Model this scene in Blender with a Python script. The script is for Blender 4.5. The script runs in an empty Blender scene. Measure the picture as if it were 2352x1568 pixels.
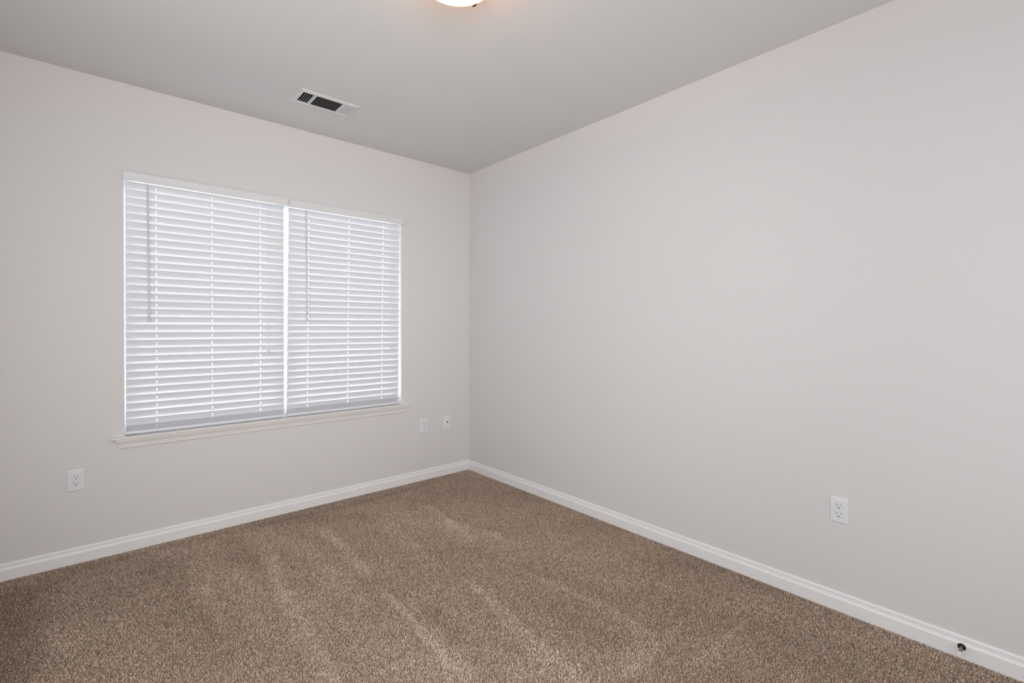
import bpy, bmesh, math
import numpy as np
from mathutils import Matrix, Vector

scene = bpy.context.scene
COL = scene.collection

# ------------------------------------------------------------------ camera
# room axes: the far corner is the origin, the window wall is y = 0 (x < 0),
# the bare right wall is x = 0 (y < 0), z up, metres
F_PX, YAW, PITCH, ROLL = 1091.5, 0.7188, -0.0072, 0.0017
CAM = (-2.575, -3.542, 1.2984)


def make_camera():
    cy, sy = math.cos(YAW), math.sin(YAW)
    cp, sp = math.cos(PITCH), math.sin(PITCH)
    f = Vector((sy * cp, cy * cp, sp))
    r = Vector((cy, -sy, 0.0))
    u = r.cross(f)
    cr, sr = math.cos(ROLL), math.sin(ROLL)
    r2 = cr * r + sr * u
    u2 = -sr * r + cr * u
    m = Matrix(((r2.x, u2.x, -f.x, CAM[0]), (r2.y, u2.y, -f.y, CAM[1]),
                (r2.z, u2.z, -f.z, CAM[2]), (0, 0, 0, 1)))
    cd = bpy.data.cameras.new('camera')
    cd.sensor_fit = 'HORIZONTAL'
    cd.sensor_width = 36.0
    cd.lens = F_PX / 2352.0 * 36.0
    cd.shift_y = -24.7 / 2352.0
    cd.clip_start = 0.02
    co = bpy.data.objects.new('camera', cd)
    co.matrix_world = m
    COL.objects.link(co)
    scene.camera = co


make_camera()

# ------------------------------------------------------------------ light
world = bpy.data.worlds.new('overcast_sky')
scene.world = world
world.use_nodes = True
bg = world.node_tree.nodes['Background']
bg.inputs['Color'].default_value = (0.86, 0.93, 1.0, 1)
bg.inputs['Strength'].default_value = 8.0

scene.view_settings.view_transform = 'Standard'
scene.view_settings.look = 'None'
scene.view_settings.gamma = 1.0
scene.view_settings.use_curve_mapping = False
scene.view_settings.exposure = 0.05
scene.cycles.max_bounces = 10
scene.cycles.diffuse_bounces = 7
scene.cycles.transparent_max_bounces = 8
scene.cycles.use_denoising = True
scene.cycles.sample_clamp_indirect = 6.0


def area_light(name, loc, target, sx, sy, power, color):
    ld = bpy.data.lights.new(name, 'AREA')
    ld.shape = 'RECTANGLE'
    ld.size, ld.size_y = sx, sy
    ld.energy = power
    ld.color = color
    o = bpy.data.objects.new(name, ld)
    o.location = loc
    d = Vector(target) - Vector(loc)
    o.rotation_euler = d.to_track_quat('-Z', 'Y').to_euler()
    COL.objects.link(o)
    return o


# added fill lamps along the solid, unseen near and side walls
area_light('fill_near_wall', (-1.8, -4.26, 1.35), (-1.8, 0, 1.4), 2.6, 1.9, 16.5, (1.0, 0.995, 1.0))
area_light('fill_near_left', (-2.7, -4.26, 1.5), (-2.2, 0, 1.5), 1.2, 1.9, 10.0, (1.0, 0.99, 0.99))
area_light('fill_side_mid', (-3.31, -2.1, 1.4), (0, -2.1, 1.4), 1.5, 1.8, 14.5, (0.89, 0.95, 1.0))
area_light('fill_side_back', (-3.31, -3.4, 1.2), (0, -3.4, 1.2), 1.5, 1.9, 21, (0.89, 0.95, 1.0))
# added fill lamp behind the camera, narrowed toward the far corner
area_light('fill_behind_camera', (-2.7, -4.2, 1.7), (-0.7, 0, 1.6), 0.8, 0.8, 12.5, (1.0, 0.985, 0.98)).data.spread = math.radians(85)

# ------------------------------------------------------------------ materials


def mat(name, color, rough=0.6, metal=0.0, bump=None, spec=0.5):
    m = bpy.data.materials.new(name)
    m.use_nodes = True
    nt = m.node_tree
    b = nt.nodes['Principled BSDF']
    b.inputs['Base Color'].default_value = (*color, 1)
    b.inputs['Roughness'].default_value = rough
    b.inputs['Metallic'].default_value = metal
    b.inputs['Specular IOR Level'].default_value = spec
    if bump:
        scale, strength, dist = bump
        tc = nt.nodes.new('ShaderNodeTexCoord')
        n = nt.nodes.new('ShaderNodeTexNoise')
        n.inputs['Scale'].default_value = scale
        n.inputs['Detail'].default_value = 3
        bp = nt.nodes.new('ShaderNodeBump')
        bp.inputs['Strength'].default_value = strength
        bp.inputs['Distance'].default_value = dist
        nt.links.new(tc.outputs['Object'], n.inputs['Vector'])
        nt.links.new(n.outputs['Fac'], bp.inputs['Height'])
        nt.links.new(bp.outputs['Normal'], b.inputs['Normal'])
    return m


M = {}
M['wall'] = mat('wall_paint', (0.668, 0.648, 0.645), 0.75, bump=(180, 0.10, 0.0006), spec=0.25)
M['ceiling'] = mat('ceiling_paint', (0.680, 0.668, 0.658), 0.9, bump=(140, 0.15, 0.0008), spec=0.15)
M['trim'] = mat('trim_paint', (0.80, 0.79, 0.79), 0.38)
M['sill'] = mat('sill_paint', (0.76, 0.735, 0.715), 0.42)
M['plastic'] = mat('white_plastic', (0.735, 0.74, 0.775), 0.35)
M['valance'] = mat('valance_vinyl', (0.69, 0.69, 0.69), 0.45)
M['vinyl'] = mat('window_vinyl', (0.85, 0.86, 0.87), 0.4)
M['cord'] = mat('cord_white', (0.85, 0.85, 0.86), 0.7)
M['wand'] = mat('wand_plastic', (0.62, 0.61, 0.61), 0.35)
M['tassel'] = mat('tassel_plastic', (0.70, 0.70, 0.67), 0.4)
M['slot'] = mat('slot_black', (0.012, 0.011, 0.011), 0.6)
M['vent'] = mat('vent_enamel', (0.685, 0.675, 0.67), 0.4)
M['vent_dark'] = mat('louver_dark', (0.032, 0.031, 0.032), 0.5)  # near-black colour of the centre louvre bank
M['duct'] = mat('duct_black', (0.01, 0.01, 0.01), 0.9)
M['steel'] = mat('screw_steel', (0.62, 0.62, 0.62), 0.35, 0.6)
M['nickel'] = mat('bronze_metal', (0.27, 0.22, 0.19), 0.35, 0.8)
M['bronze'] = mat('dark_bronze', (0.055, 0.03, 0.022), 0.4, 0.7)
M['rubber'] = mat('white_rubber', (0.78, 0.79, 0.75), 0.6)
M['backing'] = mat('carpet_backing', (0.30, 0.222, 0.163), 1.0)


def slat_material():
    m = bpy.data.materials.new('slat_vinyl')
    m.use_nodes = True
    nt = m.node_tree
    b = nt.nodes['Principled BSDF']
    b.inputs['Base Color'].default_value = (0.73, 0.73, 0.755, 1)
    b.inputs['Roughness'].default_value = 0.45
    tr = nt.nodes.new('ShaderNodeBsdfTranslucent')
    tr.inputs['Color'].default_value = (0.80, 0.83, 0.90, 1)
    mx = nt.nodes.new('ShaderNodeMixShader')
    mx.inputs['Fac'].default_value = 0.02
    nt.links.new(b.outputs[0], mx.inputs[1])
    nt.links.new(tr.outputs[0], mx.inputs[2])
    nt.links.new(mx.outputs[0], nt.nodes['Material Output'].inputs['Surface'])
    return m


M['slat'] = slat_material()


def glass_material():
    m = bpy.data.materials.new('window_glass')
    m.use_nodes = True
    nt = m.node_tree
    nt.nodes.remove(nt.nodes['Principled BSDF'])
    t = nt.nodes.new('ShaderNodeBsdfTransparent')
    t.inputs['Color'].default_value = (0.93, 0.96, 0.95, 1)
    g = nt.nodes.new('ShaderNodeBsdfGlossy')
    g.inputs['Roughness'].default_value = 0.02
    fr = nt.nodes.new('ShaderNodeFresnel')
    fr.inputs['IOR'].default_value = 1.45
    mx = nt.nodes.new('ShaderNodeMixShader')
    nt.links.new(fr.outputs[0], mx.inputs['Fac'])
    nt.links.new(t.outputs[0], mx.inputs[1])
    nt.links.new(g.outputs[0], mx.inputs[2])
    nt.links.new(mx.outputs[0], nt.nodes['Material Output'].inputs['Surface'])
    return m


M['glass'] = glass_material()


def lamp_glass_material():
    # frosted bowl lit from inside: hottest around the bulbs, warmer and dimmer at its rim
    m = bpy.data.materials.new('lit_lamp_glass')
    m.use_nodes = True
    nt = m.node_tree
    b = nt.nodes['Principled BSDF']
    b.inputs['Base Color'].default_value = (0.62, 0.58, 0.50, 1)
    b.inputs['Roughness'].default_value = 0.3
    tc = nt.nodes.new('ShaderNodeTexCoord')
    sep = nt.nodes.new('ShaderNodeSeparateXYZ')
    mr = nt.nodes.new('ShaderNodeMapRange')
    mr.inputs['From Min'].default_value = -0.048
    mr.inputs['From Max'].default_value = -0.112
    mr.inputs['To Min'].default_value = 0.42
    mr.inputs['To Max'].default_value = 2.0
    b.inputs['Emission Color'].default_value = (1.0, 0.74, 0.42, 1)
    nt.links.new(tc.outputs['Object'], sep.inputs[0])
    nt.links.new(sep.outputs['Z'], mr.inputs['Value'])
    nt.links.new(mr.outputs[0], b.inputs['Emission Strength'])
    return m


M['lamp_glass'] = lamp_glass_material()


def carpet_material():
    m = bpy.data.materials.new('carpet_yarn')
    m.use_nodes = True
    nt = m.node_tree
    b = nt.nodes['Principled BSDF']
    b.inputs['Roughness'].default_value = 0.9
    b.inputs['Specular IOR Level'].default_value = 0.12
    at = nt.nodes.new('ShaderNodeAttribute')
    at.attribute_name = 'yarn'
    rp = nt.nodes.new('ShaderNodeValToRGB')
    e = rp.color_ramp.elements
    e[0].position = 0.0
    e[0].color = (0.21, 0.145, 0.098, 1)
    e[1].position = 1.0
    e[1].color = (0.88, 0.73, 0.60, 1)
    e2 = rp.color_ramp.elements.new(0.5)
    e2.color = (0.480, 0.374, 0.286, 1)
    nt.links.new(at.outputs['Fac'], rp.inputs['Fac'])
    nt.links.new(rp.outputs['Color'], b.inputs['Base Color'])
    return m


M['carpet'] = carpet_material()

# ------------------------------------------------------------------ mesh helpers


class MB:
    """collects shapes, then links them as ONE mesh object"""

    def __init__(self):
        self.v, self.f = [], []

    def add(self, verts, faces):
        n = len(self.v)
        self.v += [tuple(p) for p in verts]
        self.f += [tuple(i + n for i in q) for q in faces]
        return self

    def box(self, a, b):
        (x0, y0, z0), (x1, y1, z1) = a, b
        vs = [(x0, y0, z0), (x1, y0, z0), (x1, y1, z0), (x0, y1, z0),
              (x0, y0, z1), (x1, y0, z1), (x1, y1, z1), (x0, y1, z1)]
        return self.add(vs, [(3, 2, 1, 0), (4, 5, 6, 7), (0, 1, 5, 4), (1, 2, 6, 5), (2, 3, 7, 6), (3, 0, 4, 7)])

    def loft(self, rings, closed=True, caps=True):
        """rings of equal length, skinned one to the next"""
        k = len(rings[0])
        vs = [p for r in rings for p in r]
        fs = []
        m = k if closed else k - 1
        for i in range(len(rings) - 1):
            for j in range(m):
                a, b = i * k + j, i * k + (j + 1) % k
                fs.append((a, b, b + k, a + k))
        if caps and closed:
            fs.append(tuple(range(k))[::-1])
            fs.append(tuple((len(rings) - 1) * k + j for j in range(k)))
        return self.add(vs, fs)

    def tube(self, pts, r, seg=12):
        """round bar through pts; r a number or one radius per point"""
        pts = [Vector(p) for p in pts]
        rs = [r] * len(pts) if isinstance(r, (int, float)) else r
        rings = []
        for i, p in enumerate(pts):
            d = (pts[min(i + 1, len(pts) - 1)] - pts[max(i - 1, 0)]).normalized()
            a = d.orthogonal().normalized() if abs(d.z) < 0.9 else Vector((1, 0, 0))
            a = (a - d * a.dot(d)).normalized()
            b = d.cross(a)
            rings.append([p + (a * math.cos(t) + b * math.sin(t)) * rs[i]
                          for t in [2 * math.pi * j / seg for j in range(seg)]])
        return self.loft(rings)

    def lathe(self, prof, seg=48, axis='z', origin=(0, 0, 0)):
        """prof = (radius, height) pairs"""
        rings = []
        for r, h in prof:
            ring = []
            for j in range(seg):
                t = 2 * math.pi * j / seg
                c, s = r * math.cos(t), r * math.sin(t)
                p = (c, s, h) if axis == 'z' else ((h, c, s) if axis == 'x' else (c, h, s))
                ring.append(tuple(p[i] + origin[i] for i in range(3)))
            rings.append(ring)
        return self.loft(rings)

    def build(self, name, material, parent=None, smooth=False, bevel=0.0, loc=None):
        me = bpy.data.meshes.new(name)
        me.from_pydata(self.v, [], self.f)
        bm = bmesh.new()
        bm.from_mesh(me)
        bmesh.ops.recalc_face_normals(bm, faces=bm.faces)
        bm.to_mesh(me)
        bm.free()
        me.materials.append(material)
        o = bpy.data.objects.new(name, me)
        COL.objects.link(o)
        if parent is not None:
            o.parent = parent
        if loc is not None:
            o.location = loc
        if smooth:
            me.polygons.foreach_set('use_smooth', [True] * len(me.polygons))
            md = o.modifiers.new('edges', 'EDGE_SPLIT')
            md.split_angle = math.radians(38)
        if bevel:
            md = o.modifiers.new('bevel', 'BEVEL')
            md.width = bevel
            md.segments = 3
            md.limit_method = 'ANGLE'
        return o


def thing(name, label, cat, loc=(0, 0, 0), rotz=0.0, group=None):
    o = bpy.data.objects.new(name, None)
    o.empty_display_size = 0.1
    o.location = loc
    o.rotation_euler = (0, 0, rotz)
    COL.objects.link(o)
    o['label'] = label
    o['category'] = cat
    if group:
        o['group'] = group
    return o


def struct(o):
    o['kind'] = 'structure'
    return o


# ------------------------------------------------------------------ room shell
H = 2.70
XW, YN = -3.35, -4.30            # far ends of the room
WT = 0.15                        # wall thickness
FZ = -0.006                      # carpet backing; the pile reaches z = 0
OX0, OX1, OZ0, OZ1 = -2.4545, -0.6835, 0.650, 2.190   # window opening


def slab_with_hole(x0, x1, z0, z1, hx0, hx1, hz0, hz1, to3d, depth):
    """panel in (a, b) with a rectangular hole and thickness"""
    mb = MB()
    A = [(x0, z0), (x1, z0), (x1, z1), (x0, z1)]
    B = [(hx0, hz0), (hx1, hz0), (hx1, hz1), (hx0, hz1)]
    vs = [to3d(a, b, d) for d in (0, depth) for (a, b) in A + B]
    fs = []
    for d in (0, 8):
        for i in range(4):
            j = (i + 1) % 4
            fs.append((d + i, d + j, d + 4 + j, d + 4 + i))
    for i in range(4):
        j = (i + 1) % 4
        fs.append((i, j, 8 + j, 8 + i))
        fs.append((4 + i, 4 + j, 12 + j, 12 + i))
    return mb.add(vs, fs)


struct(slab_with_hole(XW - WT, WT, -0.15, H + 0.1, OX0, OX1, OZ0, OZ1,
                      lambda a, b, d: (a, d, b), WT).build('wall_left', M['wall']))
struct(MB().box((0, YN - WT, -0.15), (WT, 0, H + 0.1)).build('wall_right', M['wall']))
struct(MB().box((XW - WT, YN - WT, -0.15), (0, YN, H + 0.1)).build('wall_near', M['wall']))
struct(MB().box((XW - WT, YN, -0.15), (XW, 0, H + 0.1)).build('wall_far_side', M['wall']))
struct(MB().box((XW, YN, -0.15), (0, 0, FZ)).build('floor', M['backing']))

# register opening in the ceiling
VX, VY = -1.484, -0.522          # centre of the air register
VL, VW = 0.318, 0.143            # louvred opening
struct(slab_with_hole(XW, 0, YN, 0, VX - VL / 2, VX + VL / 2, VY - VW / 2, VY + VW / 2,
                      lambda a, b, d: (a, b, H + d), 0.10).build('ceiling', M['ceiling']))

# baseboards: ogee-topped profile (distance from wall, height)
BH = 0.0836
PROF = [(0.0, FZ), (0.0140, FZ), (0.0140, 0.052), (0.0128, 0.0545), (0.0098, 0.0590), (0.0086, 0.0640),
        (0.0084, 0.0695), (0.0066, 0.0705), (0.0066, 0.0718), (0.0084, 0.0730), (0.0080, 0.0775),
        (0.0060, 0.0815), (0.0030, BH), (0.0, BH)]


def base_run(name, wall):
    rings = []
    if wall == 'left':
        e = [lambda d, z: (XW + d, -d, z), lambda d, z: (-d, -d, z)]
    elif wall == 'right':
        e = [lambda d, z: (-d, -d, z), lambda d, z: (-d, YN + d, z)]
    elif wall == 'near':
        e = [lambda d, z: (-d, YN + d, z), lambda d, z: (XW + d, YN + d, z)]
    else:
        e = [lambda d, z: (XW + d, YN + d, z), lambda d, z: (XW + d, -d, z)]
    for fn in e:
        rings.append([fn(d, z) for d, z in PROF])
    return struct(MB().loft(rings).build(name, M['trim']))


for nm, w in (('baseboard_left', 'left'), ('baseboard_right', 'right'), ('baseboard_near', 'near'),
              ('baseboard_far_side', 'side')):
    base_run(nm, w)

# ------------------------------------------------------------------ window
win = bpy.data.objects.new('window_1', None)
win.location = ((OX0 + OX1) / 2, 0, OZ0)
COL.objects.link(win)
struct(win)
WC = (OX0 + OX1) / 2


def wloc(mb):
    ox, oy, oz = win.location
    mb.v = [(x - ox, y - oy, z - oz) for x, y, z in mb.v]
    return mb


# twin single-hung vinyl unit
fr = MB()
fy0, fy1 = 0.104, 0.148
fr.box((OX0, fy0, OZ0), (OX0 + 0.022, fy1, OZ1))
fr.box((OX1 - 0.022, fy0, OZ0), (OX1, fy1, OZ1))
fr.box((OX0 + 0.022, fy0, OZ1 - 0.03), (OX1 - 0.022, fy1, OZ1))
fr.box((OX0 + 0.022, fy0, OZ0), (OX1 - 0.022, fy1, OZ0 + 0.035))
fr.box((WC - 0.022, fy0, OZ0 + 0.035), (WC + 0.022, fy1, OZ1 - 0.03))
wloc(fr).build('window_frame', M['vinyl'], win, bevel=0.002)
zm = (OZ0 + OZ1) / 2
for a, b in ((OX0 + 0.022, WC - 0.022), (WC + 0.022, OX1 - 0.022)):
    for (z0, z1, y) in ((OZ0 + 0.035, zm + 0.012, 0.106), (zm - 0.012, OZ1 - 0.03, 0.126)):
        s = MB()
        w = 0.022
        s.box((a, y, z0), (a + w, y + 0.018, z1)).box((b - w, y, z0), (b, y + 0.018, z1))
        s.box((a + w, y, z0), (b - w, y + 0.018, z0 + w)).box((a + w, y, z1 - w), (b - w, y + 0.018, z1))
        so = wloc(s).build('window_sash', M['vinyl'], win, bevel=0.0015)
        g = MB().box((a + w, y + 0.008, z0 + w), (b - w, y + 0.013, z1 - w))
        wloc(g).build('glass_pane', M['glass'], so)

jb = MB()  # added white liner, brightens the painted drywall reveals
jb.box((OX0, 0.001, OZ0 + 0.014), (OX0 + 0.0015, fy0, OZ1)).box((OX1 - 0.0015, 0.001, OZ0 + 0.014), (OX1, fy0, OZ1))
wloc(jb).build('added_reveal_liner', M['vinyl'], win)

# stool and apron with mitred returns
SX0, SX1 = -2.511, -0.624
SZ = 0.6635
st = MB()
nose = [(0.0, SZ), (-0.026, SZ), (-0.0315, SZ - 0.0015), (-0.035, SZ - 0.0048), (-0.0352, SZ - 0.0085),
        (-0.032, SZ - 0.0122), (-0.027, SZ - 0.0135), (0.0, SZ - 0.0135)]
st.loft([[(x, y, z) for y, z in nose] for x in (SX0, SX1)])
st.box((OX0, 0.0, SZ - 0.0135), (OX1, fy0, SZ))
wloc(st).build('window_sill', M['sill'], win)
ap = [(0.0, 0.6500), (0.0265, 0.6500), (0.0270, 0.6440), (0.0240, 0.6425), (0.0225, 0.6385), (0.0205, 0.6325),
      (0.0165, 0.6265), (0.0150, 0.6235), (0.0135, 0.6225), (0.0125, 0.6150), (0.0105, 0.6075), (0.0105, 0.6015),
      (0.0085, 0.5975), (0.0060, 0.5960), (0.0, 0.5960)]
AX0, AX1 = -2.4675, -0.6600
rings = [[(AX0 - d, 0.0, z) for d, z in ap], [(AX0 - d, -d, z) for d, z in ap],
         [(AX1 + d, -d, z) for d, z in ap], [(AX1 + d, 0.0, z) for d, z in ap]]
wloc(MB().loft(rings)).build('window_apron', M['sill'], win)

# ------------------------------------------------------------------ blinds
SLAT_W, SLAT_T, PITCH_Z = 0.050, 0.0027, 0.0463
TILT = math.radians(73.5)
YB = 0.030


def slat_shape(mb, x0, x1, holes, zc, yc, tilt, w=SLAT_W, sag=0.0):
    """one slat: room-side edge up; routed slots let the lift cords through"""
    hu, hw = 0.0095, 0.0016
    xs = [x0]
    for h in holes:
        xs += [h - hw, h + hw]
    xs.append(x1)
    us = [-w / 2 + 0.0006, -hu, hu, w / 2 - 0.0006]
    t = SLAT_T / 2
    cu, su = math.cos(tilt), math.sin(tilt)

    def P(x, u, n):
        # u runs from the street-side edge (down) to the room-side edge (up)
        return (x, yc - u * cu - n * su, zc + u * su - n * cu)
    vs, idx = [], {}

    def V(x, u, n):
        k = (round(x, 6), round(u, 6), round(n, 6))
        if k not in idx:
            idx[k] = len(vs)
            vs.append(P(x, u, n))
        return idx[k]
    fs = []
    for i in range(len(xs) - 1):
        hole_col = (i % 2 == 1)
        for j in range(3):
            if hole_col and j == 1:
                a, b, c, d = xs[i], xs[i + 1], us[1], us[2]
                for (p, q) in (((a, c), (b, c)), ((b, c), (b, d)), ((b, d), (a, d)), ((a, d), (a, c))):
                    fs.append((V(*p, t), V(*q, t), V(*q, -t), V(*p, -t)))
                continue
            for n in (t, -t):
                fs.append((V(xs[i], us[j], n), V(xs[i + 1], us[j], n), V(xs[i + 1], us[j + 1], n), V(xs[i], us[j + 1], n)))
        for u, ue in ((us[0], -w / 2), (us[3], w / 2)):
            for n in (t, -t):
                fs.append((V(xs[i], u, n), V(xs[i + 1], u, n), V(xs[i + 1], ue, n * 0.35), V(xs[i], ue, n * 0.35)))
            fs.append((V(xs[i], ue, t * .35), V(xs[i + 1], ue, t * .35), V(xs[i + 1], ue, -t * .35), V(xs[i], ue, -t * .35)))
    for x in (x0, x1):
        fs.append((V(x, -w / 2, t * .35), V(x, us[0], t), V(x, us[1], t), V(x, us[2], t), V(x, us[3], t), V(x, w / 2, t * .35),
                   V(x, w / 2, -t * .35), V(x, us[3], -t), V(x, us[2], -t), V(x, us[1], -t), V(x, us[0], -t), V(x, -w / 2, -t * .35)))
    mb.add(vs, fs)


def make_blind(label, x0, x1, holes, wand_x, cord_x, wand_z, cord_z, skew, v0, v1, beads, vdz, sdz):
    t = thing('window_blind', label, 'blind', (x0, 0, 2.14), group='twin window blinds')
    O = Vector((x0, 0, 2.14))

    def loc(mb):
        mb.v = [(x - O.x, y - O.y, z - O.z) for x, y, z in mb.v]
        return mb
    hx1 = x1 + 0.0015
    loc(MB().box((x0 + 0.001, 0.004, 2.1505), (hx1, 0.056, 2.1860))).build('headrail', M['plastic'], t, bevel=0.001)
    # moulded valance in front of the headrail, a little proud of the wall
    vp = [(-0.0270, 2.1400), (-0.0335, 2.1382), (-0.0352, 2.1400), (-0.0354, 2.1465), (-0.0349, 2.1475), (-0.0349, 2.1485),
          (-0.0354, 2.1495), (-0.0356, 2.1680), (-0.0351, 2.1690), (-0.0352, 2.1700), (-0.0368, 2.1765), (-0.0385, 2.1820),
          (-0.0385, 2.1875), (-0.0270, 2.1882)]
    vp = [(y, z + vdz) for y, z in vp]
    va = MB()
    va.loft([[(x, y, z) for y, z in vp] for x in (v0, v1)])
    # short clips tie the valance back to the headrail
    for cx in (v0 + 0.12, (v0 + v1) / 2, v1 - 0.12):
        va.box((cx - 0.01, -0.0262, 2.1515), (cx + 0.01, 0.0041, 2.1535))
    loc(va).build('valance', M['valance'], t)
    n = 31
    sl = MB()
    ztop = 2.1275 + sdz
    for k in range(n):
        zc = ztop - k * PITCH_Z
        off = -skew * k / n
        jit = 0.0012 * math.sin(k * 2.7 + x0 * 5) if skew else 0.0004 * math.sin(k * 1.9)
        slat_shape(sl, x0 + off + jit, x1 + off + jit, [h + off for h in holes], zc, YB, TILT + 0.015 * math.sin(k * 1.3))
    # lowest slats lie stacked on the bottom rail
    offb = -skew
    slat_shape(sl, x0 + offb, x1 + offb, [h + offb for h in holes], 0.7055, YB - 0.003, math.radians(43))
    slat_shape(sl, x0 + offb + 0.001, x1 + offb + 0.001, [h + offb for h in holes], 0.6908, YB, math.radians(2))
    loc(sl).build('slats', M['slat'], t)
    br = MB()
    b0, b1 = x0 + offb, x1 + offb
    sec = [(0.006, 0.6725), (0.0045, 0.6740), (0.0045, 0.6870), (0.006, 0.6885), (0.054, 0.6885), (0.0555, 0.6870),
           (0.0555, 0.6740), (0.054, 0.6725)]
    br.loft([[(x, y, z) for y, z in sec] for x in (b0, b1)])
    loc(br).build('bottom_rail', M['slat'], t)
    # string ladders in front of and behind the slats, lift cord through the slots
    for h in holes:
        lc = MB()
        yf = YB - math.cos(TILT) * SLAT_W / 2 - 0.0016
        lc.tube([(h - 0.004, yf, 2.151), (h - 0.004 + offb, yf, 0.735), (h - 0.004 + offb, 0.0038, 0.6875)], 0.00055, 6)
        lc.tube([(h, YB + 0.012, 2.151), (h + offb, YB + 0.012, 0.72)], 0.0006, 6)
        loc(lc).build('ladder_cord', M['cord'], t)
        bt = MB().lathe([(0.0, -0.0), (0.0045, 0.0), (0.0048, -0.0015), (0.003, -0.003), (0.0, -0.003)], 14, 'y',
                        (h + offb + 0.004, 0.0045, 0.6815))
        loc(bt).build('cord_button', M['plastic'], t)
    # tilt wand hangs from a hook under the headrail
    wy = -0.006
    wd = MB()
    zt, zb = 2.128, wand_z
    wx2 = wand_x + 0.006
    wd.tube([(wand_x, wy, zt), (wand_x + 0.001, wy, zt - 0.004), (wx2 - 0.0005, wy, zb + 0.10), (wx2, wy, zb + 0.075),
             (wx2, wy, zb + 0.03), (wx2, wy, zb + 0.022), (wx2, wy, zb + 0.019), (wx2, wy, zb)],
            [0.0035, 0.0052, 0.0050, 0.0066, 0.0066, 0.0048, 0.0058, 0.0060], 6)
    wo = loc(wd).build('tilt_wand', M['wand'], t)
    hk = MB().tube([(wand_x, 0.006, 2.150), (wand_x, -0.002, 2.147), (wand_x, wy, 2.140), (wand_x + 0.002, wy - 0.003, 2.134),
                    (wand_x, wy, 2.127)], 0.0014, 8)
    loc(hk).build('wand_hook', M['steel'], wo)
    # lift cords with their tassels
    cy = -0.004
    lf = MB()
    lf.tube([(cord_x, 0.006, 2.151), (cord_x - 0.001, cy, 2.13), (cord_x - 0.0015, cy, 1.95), (cord_x - 0.0008, cy, cord_z + 0.02)], 0.0010, 8)
    lf.tube([(cord_x + 0.004, 0.006, 2.151), (cord_x + 0.003, cy - .001, 2.13), (cord_x - 0.0005, cy - .001, 1.95),
             (cord_x + 0.003, cy - .001, cord_z + 0.012)], 0.0010, 8)
    lo = loc(lf).build('lift_cord', M['cord'], t)
    for dx, dz, dy in beads:
        ts = MB().lathe([(0.0, 0.013), (0.0026, 0.013), (0.0042, 0.009), (0.0062, 0.0), (0.0072, -0.008), (0.0068, -0.0115),
                         (0.0045, -0.0130), (0.0, -0.0130)], 20, 'z', (cord_x + dx, cy + dy, cord_z + dz))
        loc(ts).build('tassel', M['tassel'], lo, smooth=True)
    return t


XS0, XS1 = -2.4455, -1.583
make_blind('left of the two white slatted window blinds, with the thicker grey wand', XS0, XS1,
           [-2.301, -2.013, -1.731], -2.345, -1.6905, 1.324, 1.128, 0.0, -2.4560, -1.5665,
           [(0.000, 0.004, 0.0), (-0.006, -0.006, -0.006)], 0.0, -0.005)
make_blind('right of the two white slatted window blinds, nearer the room corner', -1.5500, -0.6865,
           [-1.410, -1.112, -0.832], -1.443, -0.7835, 1.326, 1.142, 0.0140, -1.5625, -0.6805,
           [(0.000, 0.006, 0.0), (0.003, -0.013, -0.003)], -0.0065, -0.012)

# ------------------------------------------------------------------ wall plates


def rounded_rect(w, h, r, n=5):
    pts = []
    for cx, cy, a0 in ((w / 2 - r, h / 2 - r, 0), (-w / 2 + r, h / 2 - r, 90), (-w / 2 + r, -h / 2 + r, 180), (w / 2 - r, -h / 2 + r, 270)):
        for i in range(n + 1):
            a = math.radians(a0 + 90 * i / n)
            pts.append((cx + r * math.cos(a), cy + r * math.sin(a)))
    return pts


def plate_mesh(mb, w=0.0705, h=0.1150):
    # local frame: plate lies in x-z, room side is -y
    lv = [(0.0, w, h, 0.003), (-0.0025, w, h, 0.003), (-0.0045, w - 0.004, h - 0.004, 0.003), (-0.0056, w - 0.010, h - 0.010, 0.003)]
    mb.loft([[(x, y, z) for x, z in rounded_rect(a, b, r)] for y, a, b, r in lv])
    return mb


def outline_receptacle(R=0.0172, flat=0.0143, n=10):
    """round face with flattened top and bottom"""
    a = math.asin(flat / R)
    p = []
    for i in range(n + 1):
        t = -a + 2 * a * i / n
        p.append((R * math.cos(t), R * math.sin(t)))
    for i in range(n + 1):
        t = math.pi - a + 2 * a * i / n
        p.append((R * math.cos(t), R * math.sin(t)))
    return p


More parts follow.
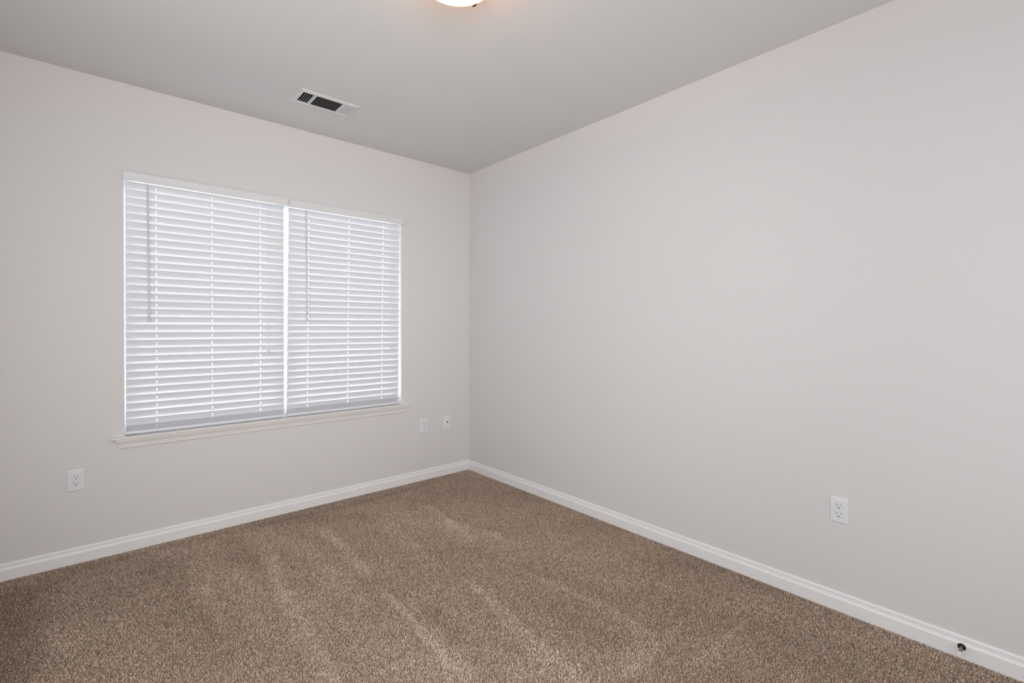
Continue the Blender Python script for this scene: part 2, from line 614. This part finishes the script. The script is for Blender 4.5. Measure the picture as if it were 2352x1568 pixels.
def make_outlet(label, loc, rotz):
    t = thing('wall_outlet', label, 'outlet', loc, rotz, 'white duplex outlets')
    plate_mesh(MB()).build('cover_plate', M['plastic'], t)
    for s in (1, -1):
        zc = 0.0195 * s
        o = outline_receptacle()
        # grey rim coloured as the shadow between the plate cut-out and the receptacle
        MB().loft([[(x * 1.05, y, zc + z * 1.05) for x, z in o] for y in (-0.0050, -0.00575)]).build('receptacle_gap_shade', M['gap'], t)
        r = MB()
        r.loft([[(x * k, y, zc + z * k) for x, z in o] for y, k in ((-0.0050, 1.0), (-0.0066, 1.0), (-0.0071, 0.965))])
        ro = r.build('receptacle', M['plastic'], t)
        sl = MB()
        y0, y1 = -0.0072, -0.0060
        sl.box((-0.0076, y0, zc - 0.0005), (-0.0052, y1, zc + 0.0082))
        sl.box((0.0052, y0, zc + 0.0005), (0.0076, y1, zc + 0.0072))
        g = [(0.0030 * math.cos(a), 0.0028 * math.sin(a)) for a in [math.pi * i / 8 for i in range(9)]] + [(-0.0030, -0.0024), (0.0030, -0.0024)]
        sl.loft([[(x, y, zc - 0.0078 + z) for x, z in g] for y in (y1, y0)])
        sl.build('contact_slots', M['slot'], ro)
    MB().lathe([(0.0, -0.0054), (0.0029, -0.0054), (0.0029, -0.0062), (0.0018, -0.0067), (0.0, -0.0067)], 16, 'y').build('screw', M['plastic'], t)
    return t


M['gap'] = mat('outlet_gap_shade', (0.30, 0.29, 0.29), 0.7)
make_outlet('white duplex outlet low on the left wall, below and left of the window', (-2.6615, 0, 0.4535), 0)
make_outlet('white duplex outlet right of the window, beside the cable jack plate', (-0.4745, 0, 0.4595), 0)
make_outlet('white duplex outlet on the bare right wall', (0, -2.8915, 0.4595), -math.pi / 2)

cj = thing('cable_jack', 'small white wall plate with one dark cable jack, nearest the room corner', 'wall plate', (-0.2405, 0, 0.4590))
plate_mesh(MB()).build('cover_plate', M['plastic'], cj)
jm = MB().lathe([(0.0, -0.0052), (0.0062, -0.0052), (0.0062, -0.0078), (0.0048, -0.0080), (0.0048, -0.0120), (0.0, -0.0120)], 16, 'y')
jo = jm.build('coax_jack', M['bronze'], cj, smooth=True)
for s in (1, -1):
    MB().lathe([(0.0, -0.0054), (0.0027, -0.0054), (0.0027, -0.0062), (0.0016, -0.0066), (0.0, -0.0066)], 16, 'y',
               (0, 0, 0.0417 * s)).build('screw', M['steel'], cj)

# ------------------------------------------------------------------ air register
vt = thing('ceiling_register', 'white three-way air register on the ceiling above the window', 'vent', (VX, VY, H))
fm = MB()
Wf, Df = 0.355, 0.200
outer0 = rounded_rect(Wf, Df, 0.002, 1)
inner = rounded_rect(VL, VW, 0.002, 1)
rg = [[(x, y, 0.0) for x, y in outer0], [(x, y, -0.003) for x, y in outer0],
      [(x, y, -0.0075) for x, y in rounded_rect(Wf - 0.022, Df - 0.022, 0.002, 1)],
      [(x, y, -0.0080) for x, y in rounded_rect(VL + 0.005, VW + 0.006, 0.002, 1)],
      [(x, y, -0.0060) for x, y in inner], [(x, y, 0.0) for x, y in inner]]
fm.loft(rg, caps=False)
k = len(outer0)
fo = fm.build('register_frame', M['vent'], vt)
for sx in (-1, 1):
    MB().lathe([(0.0, -0.0072), (0.003, -0.0072), (0.003, -0.0088), (0.0, -0.0092)], 12, 'z',
               (sx * (Wf / 2 - 0.014), 0, 0)).build('screw', M['steel'], fo)
# dark duct box above
db = MB()
db.box((-VL / 2, -VW / 2, 0.16), (VL / 2, VW / 2, 0.165))
for a, b in (((-VL / 2 - .004, -VW / 2 - .004, 0.1), (-VL / 2, VW / 2 + .004, 0.165)), ((VL / 2, -VW / 2 - .004, 0.1), (VL / 2 + .004, VW / 2 + .004, 0.165)),
             ((-VL / 2, -VW / 2 - .004, 0.1), (VL / 2, -VW / 2, 0.165)), ((-VL / 2, VW / 2, 0.1), (VL / 2, VW / 2 + .004, 0.165))):
    db.box(a, b)
# liner of the ceiling cut
for a, b in (((-VL / 2, -VW / 2, 0.0), (-VL / 2 + .001, VW / 2, 0.1)), ((VL / 2 - .001, -VW / 2, 0.0), (VL / 2, VW / 2, 0.1)),
             ((-VL / 2, -VW / 2, 0.0), (VL / 2, -VW / 2 + .001, 0.1)), ((-VL / 2, VW / 2 - .001, 0.0), (VL / 2, VW / 2, 0.1))):
    db.box(a, b)
db.build('duct', M['duct'], vt)
# dividers between the three louvre banks
dx = 0.0865
for s in (-1, 1):
    MB().box((s * dx - 0.007, -VW / 2, -0.0065), (s * dx + 0.007, VW / 2, -0.001)).build('divider', M['vent'], vt)


def blade(mb, c, along, lean, length, w=0.017, th=0.0010):
    """thin louvre; along 'x' or 'y', lean = signed slope direction of its lower edge"""
    a = math.radians(48)
    du, dz = math.cos(a) * w / 2 * lean, math.sin(a) * w / 2
    nu, nz = math.sin(a) * th / 2, math.cos(a) * th / 2 * lean
    pts = [(du + nu, -dz + nz), (du - nu, -dz - nz), (-du - nu, dz - nz), (-du + nu, dz + nz)]
    rr = []
    for e in (-length / 2, length / 2):
        rr.append([(c[0] + e, c[1] + u, c[2] + z) if along == 'x' else (c[0] + u, c[1] + e, c[2] + z) for u, z in pts])
    mb.loft(rr)


zc = 0.0005
lb = MB()
for i in range(5):
    blade(lb, (-VL / 2 + 0.007 + i * 0.0138, 0, zc), 'y', -1, VW, 0.014)
lb.build('louver_bank', M['vent'], vt)
lb = MB()
for i in range(5):
    blade(lb, (VL / 2 - 0.007 - i * 0.0138, 0, zc), 'y', 1, VW, 0.0165)
lb.build('louver_bank', M['vent'], vt)
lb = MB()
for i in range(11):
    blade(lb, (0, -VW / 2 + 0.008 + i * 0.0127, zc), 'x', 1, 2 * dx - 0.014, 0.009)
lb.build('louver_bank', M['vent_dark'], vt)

# ------------------------------------------------------------------ ceiling lamp
LX, LY = -1.530, -2.022
lt = thing('ceiling_lamp', 'flush ceiling lamp with a glowing frosted glass bowl, cut by the top of the photo', 'lamp', (LX, LY, H))
MB().lathe([(0.0, 0.0), (0.062, 0.0), (0.066, -0.004), (0.066, -0.014), (0.060, -0.018), (0.0, -0.018)], 64).build('ceiling_pan', M['bronze'], lt, smooth=True)
R = 0.155
gp = []
for i in range(13):
    a = math.radians(90 * i / 12)
    gp.append((R * math.cos(a), -0.050 - 0.065 * math.sin(a)))
gp[-1] = (0.0005, -0.115)
inn = [(r * 0.97, z + 0.004) for r, z in gp[::-1]]
MB().lathe([(R * 0.99, -0.045), (R + 0.001, -0.047)] + gp + inn + [(R * 0.965, -0.046)], 72).build('glass_shade', M['lamp_glass'], lt, smooth=True)
# warm bulb inside the bowl: its light spills over the rim onto the ceiling
bl = bpy.data.lights.new('bulb_light', 'POINT')
bl.energy = 7.0
bl.color = (1.0, 0.42, 0.12)
bl.shadow_soft_size = 0.014
bo = bpy.data.objects.new('bulb_light', bl)
bo.parent = lt
bo.location = (0, 0, -0.037)
COL.objects.link(bo)
for ang in (28, 148, 268):
    a = math.radians(ang)
    c, s = math.cos(a), math.sin(a)
    cl = MB()
    p = [(0.050, -0.016), (0.120, -0.020), (0.158, -0.036), (0.163, -0.048), (0.1630, -0.062), (0.152, -0.074)]
    rr = []
    for k, (r, z) in enumerate(p):
        w = 0.0012 if k < 2 else 0.0075
        rr.append([(c * rr_ - s * e, s * rr_ + c * e, z + dz) for rr_, dz, e in ((r, 0, -w), (r, 0, w), (r + 0.002, -0.002, w), (r + 0.002, -0.002, -w))])
    cl.loft(rr)
    cl.build('glass_clip', M['bronze'], lt)

# ------------------------------------------------------------------ door stop
ds = thing('door_stop', 'small dark metal door stop with a white rubber tip on the right baseboard', 'door stop', (-0.014, -3.308, 0.0445))
MB().lathe([(0.0, 0.0), (0.0125, 0.0), (0.0125, -0.0025), (0.0095, -0.0050), (0.0, -0.0050)], 28, 'x').build('base_plate', M['bronze'], ds, smooth=True)
MB().lathe([(0.0, -0.0045), (0.0056, -0.0050), (0.0053, -0.012), (0.0051, -0.048), (0.0054, -0.054), (0.0, -0.054)], 20, 'x').build('stem', M['nickel'], ds, smooth=True)
MB().lathe([(0.0, -0.053), (0.0056, -0.053), (0.0060, -0.057), (0.0058, -0.066), (0.0044, -0.0695), (0.0, -0.0705)], 20, 'x').build('rubber_tip', M['rubber'], ds, smooth=True)

# ------------------------------------------------------------------ carpet pile
# vacuum tracks, a dark wall strip and painted left-edge shade: world-space strokes (x, y) on the floor with half-width and strength
TRACKS_AND_SHADE = [
    ([(-1.47, -0.465), (-1.473, -0.835), (-1.499, -1.158)], 0.058, 0.055, 0.5),
    ([(-1.827, -0.619), (-1.887, -1.116), (-1.893, -1.419), (-1.91, -1.72), (-1.917, -1.804)], 0.06, 0.072, 0.43),
    ([(-1.651, -0.629), (-1.637, -1.067), (-1.634, -1.385)], 0.087, 0.081, 0.22),
    ([(-1.512, -1.315), (-1.513, -1.626), (-1.536, -1.898), (-1.551, -1.985)], 0.034, 0.03, 0.5),
    ([(-1.487, -1.536), (-1.474, -1.784), (-1.513, -2.034), (-1.54, -2.155)], 0.07, 0.096, 0.22),
    ([(-1.113, -0.545), (-1.133, -0.885), (-1.167, -1.292)], 0.07, 0.08, 0.25),
    ([(-0.751, -0.568), (-0.807, -0.905), (-0.834, -1.185)], 0.043, 0.081, 0.46),
    ([(-0.776, -0.885), (-0.748, -1.092), (-0.683, -1.234)], 0.049, 0.083, 0.34),
    ([(-0.889, -1.578), (-0.839, -1.845), (-0.805, -2.058), (-0.789, -2.22), (-0.813, -2.418)], 0.041, 0.061, 0.43),
    ([(-1.131, -1.587), (-1.175, -1.912), (-1.21, -2.171), (-1.24, -2.399)], 0.031, 0.108, 0.56),
    ([(-1.509, -1.45), (-1.507, -1.699), (-1.523, -1.898), (-1.545, -2.08)], 0.036, 0.074, 0.31),
    ([(-1.055, -2.48), (-0.863, -2.466), (-0.658, -2.466)], 0.051, 0.028, 0.37),
    ([(-1.228, -2.426), (-1.041, -2.445), (-0.852, -2.439)], 0.162, 0.054, 0.31),
    ([(-0.884, -2.628), (-0.634, -2.629), (-0.384, -2.651)], 0.046, 0.024, 0.37),
    ([(-0.663, -2.918), (-0.524, -2.895)], 0.054, 0.026, 0.31),
    ([(-2.174, -0.766), (-2.167, -1.013), (-2.16, -1.167)], 0.082, 0.028, 0.37),
    ([(-2.754, -0.362), (-2.708, -0.378), (-2.674, -0.48)], 0.078, 0.044, 0.31),
    ([(-2.718, -0.127), (-2.748, -0.714), (-2.774, -1.057)], 0.116, 0.096, -0.21),
    ([(-2.292, -0.315), (-2.218, -0.828), (-2.19, -1.38)], 0.122, 0.104, -0.24),
    ([(-1.933, -0.27), (-1.906, -0.714), (-1.949, -1.203)], 0.09, 0.075, -0.28),
    ([(-1.515, -1.114), (-1.494, -1.507), (-1.506, -1.834)], 0.054, 0.044, -0.24),
    ([(-1.406, -1.675), (-1.432, -2.039), (-1.456, -2.228)], 0.085, 0.072, -0.28),
    ([(-0.958, -2.152), (-0.97, -2.372)], 0.116, 0.093, -0.28),
    ([(-0.83, -2.563), (-0.868, -2.74)], 0.104, 0.108, -0.1),
    ([(-0.438, -2.725), (-0.46, -3.043)], 0.19, 0.147, -0.1),
    ([(-2.493, -0.816), (-2.437, -1.164)], 0.099, 0.078, 0.15),
    ([(-2.922, -0.265), (-2.822, -1.015)], 0.315, 0.264, -0.84),  # left-edge darkening: shade put into the yarn colour
    ([(-2.617, -0.096), (-2.005, -0.086), (-1.197, -0.158), (-0.428, -0.111)], 0.056, 0.044, -0.35),  # darker strip along the foot of the left wall
]
#TRACKS_AND_SHADE#


def pile():
    rng = np.random.default_rng(7)
    step = 0.0038
    nx, ny = int((0 - XW) / step), int((0 - YN) / step)
    gx, gy = np.meshgrid(np.arange(nx), np.arange(ny), indexing='ij')
    x = XW + (gx.ravel() + rng.random(gx.size)) * step
    y = YN + (gy.ravel() + rng.random(gx.size)) * step
    keep = (x < -0.016) & (x > XW + 0.016) & (y < -0.016) & (y > YN + 0.016)
    x, y = x[keep], y[keep]
    n = x.size
    # tone of the pile: smooth patches, track strokes, painted left-edge shade
    lay_shade = np.zeros(n)
    for (fx, fy, ph, am) in ((2.1, 3.3, 0.4, 0.10), (5.7, 1.9, 1.7, 0.08), (3.9, 7.3, 4.1, 0.07), (11.0, 4.2, 2.2, 0.05), (8.3, 9.1, 0.9, 0.05),
                             (17.0, 6.0, 3.3, 0.04), (14.0, 19.0, 5.1, 0.04), (29.0, 13.0, 1.1, 0.03)):
        lay_shade += am * np.sin(fx * x + fy * y + ph + 0.8 * np.sin(fy * x - fx * y * 0.7))
    for pts, hw0, hw1, am in TRACKS_AND_SHADE:
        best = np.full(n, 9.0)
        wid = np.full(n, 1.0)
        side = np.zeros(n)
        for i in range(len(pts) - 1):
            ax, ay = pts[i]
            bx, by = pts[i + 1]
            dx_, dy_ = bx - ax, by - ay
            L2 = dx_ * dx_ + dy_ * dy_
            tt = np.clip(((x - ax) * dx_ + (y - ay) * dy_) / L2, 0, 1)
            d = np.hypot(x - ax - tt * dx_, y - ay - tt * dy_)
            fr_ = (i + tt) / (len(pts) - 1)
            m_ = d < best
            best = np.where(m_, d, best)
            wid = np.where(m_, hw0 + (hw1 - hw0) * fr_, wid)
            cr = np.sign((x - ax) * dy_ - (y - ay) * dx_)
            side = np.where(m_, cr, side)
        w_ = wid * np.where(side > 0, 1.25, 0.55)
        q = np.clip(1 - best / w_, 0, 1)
        lay_shade += am * (q * q * (3 - 2 * q)) ** 0.7
    hgt = 0.0072 + 0.0016 * rng.random(n)
    ang = rng.random(n) * 2 * np.pi                       # yarn tip direction
    lean = 0.35 + 0.95 * rng.random(n)
    tx = np.cos(ang) * hgt * lean * 0.75
    ty = np.sin(ang) * hgt * lean * 0.75
    w = 0.00095 + 0.0004 * rng.random(n)
    fa = ang + np.pi / 2 + rng.normal(0, 0.5, n)
    wx, wy = np.cos(fa) * w, np.sin(fa) * w
    z0 = np.full(n, FZ)
    zt = FZ + hgt * (0.62 + 0.22 * rng.random(n))
    zm_ = FZ + (zt - FZ) * 0.72
    V = np.empty((n, 6, 3), np.float32)
    for j, (s, kx, zz, kw) in enumerate(((-1, 0, z0, .8), (1, 0, z0, .8), (-1, .40, zm_, 1.15), (1, .40, zm_, 1.15), (-1, 1, zt, .55), (1, 1, zt, .55))):
        V[:, j, 0] = x + tx * kx + s * wx * kw
        V[:, j, 1] = y + ty * kx + s * wy * kw
        V[:, j, 2] = zz
    np.clip(V[:, :, 0], XW + 0.0142, -0.0142, out=V[:, :, 0])
    np.clip(V[:, :, 1], YN + 0.0142, -0.0142, out=V[:, :, 1])
    tone = np.clip(0.50 + 0.135 * rng.standard_normal(n) + 0.30 * lay_shade, 0.0, 1.0).astype(np.float32)
    base = (np.arange(n, dtype=np.int32) * 6)[:, None]
    F = np.concatenate([base + np.array([[0, 1, 3, 2]]), base + np.array([[2, 3, 5, 4]])], axis=1).reshape(-1).astype(np.int32)
    nf = 2 * n
    me = bpy.data.meshes.new('carpet_pile')
    me.vertices.add(6 * n)
    me.vertices.foreach_set('co', V.reshape(-1))
    me.loops.add(4 * nf)
    me.loops.foreach_set('vertex_index', F)
    me.polygons.add(nf)
    me.polygons.foreach_set('loop_start', np.arange(nf, dtype=np.int32) * 4)
    me.update(calc_edges=True)
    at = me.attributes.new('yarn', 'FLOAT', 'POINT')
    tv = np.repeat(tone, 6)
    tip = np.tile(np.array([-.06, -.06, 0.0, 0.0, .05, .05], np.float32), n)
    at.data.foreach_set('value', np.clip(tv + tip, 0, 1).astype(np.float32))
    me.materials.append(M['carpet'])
    o = bpy.data.objects.new('carpet_pile', me)
    COL.objects.link(o)
    o['label'] = 'brown heathered cut-pile carpet covering the whole floor, with vacuum tracks and shade coloured into its left edge'
    o['category'] = 'carpet'
    o['kind'] = 'stuff'


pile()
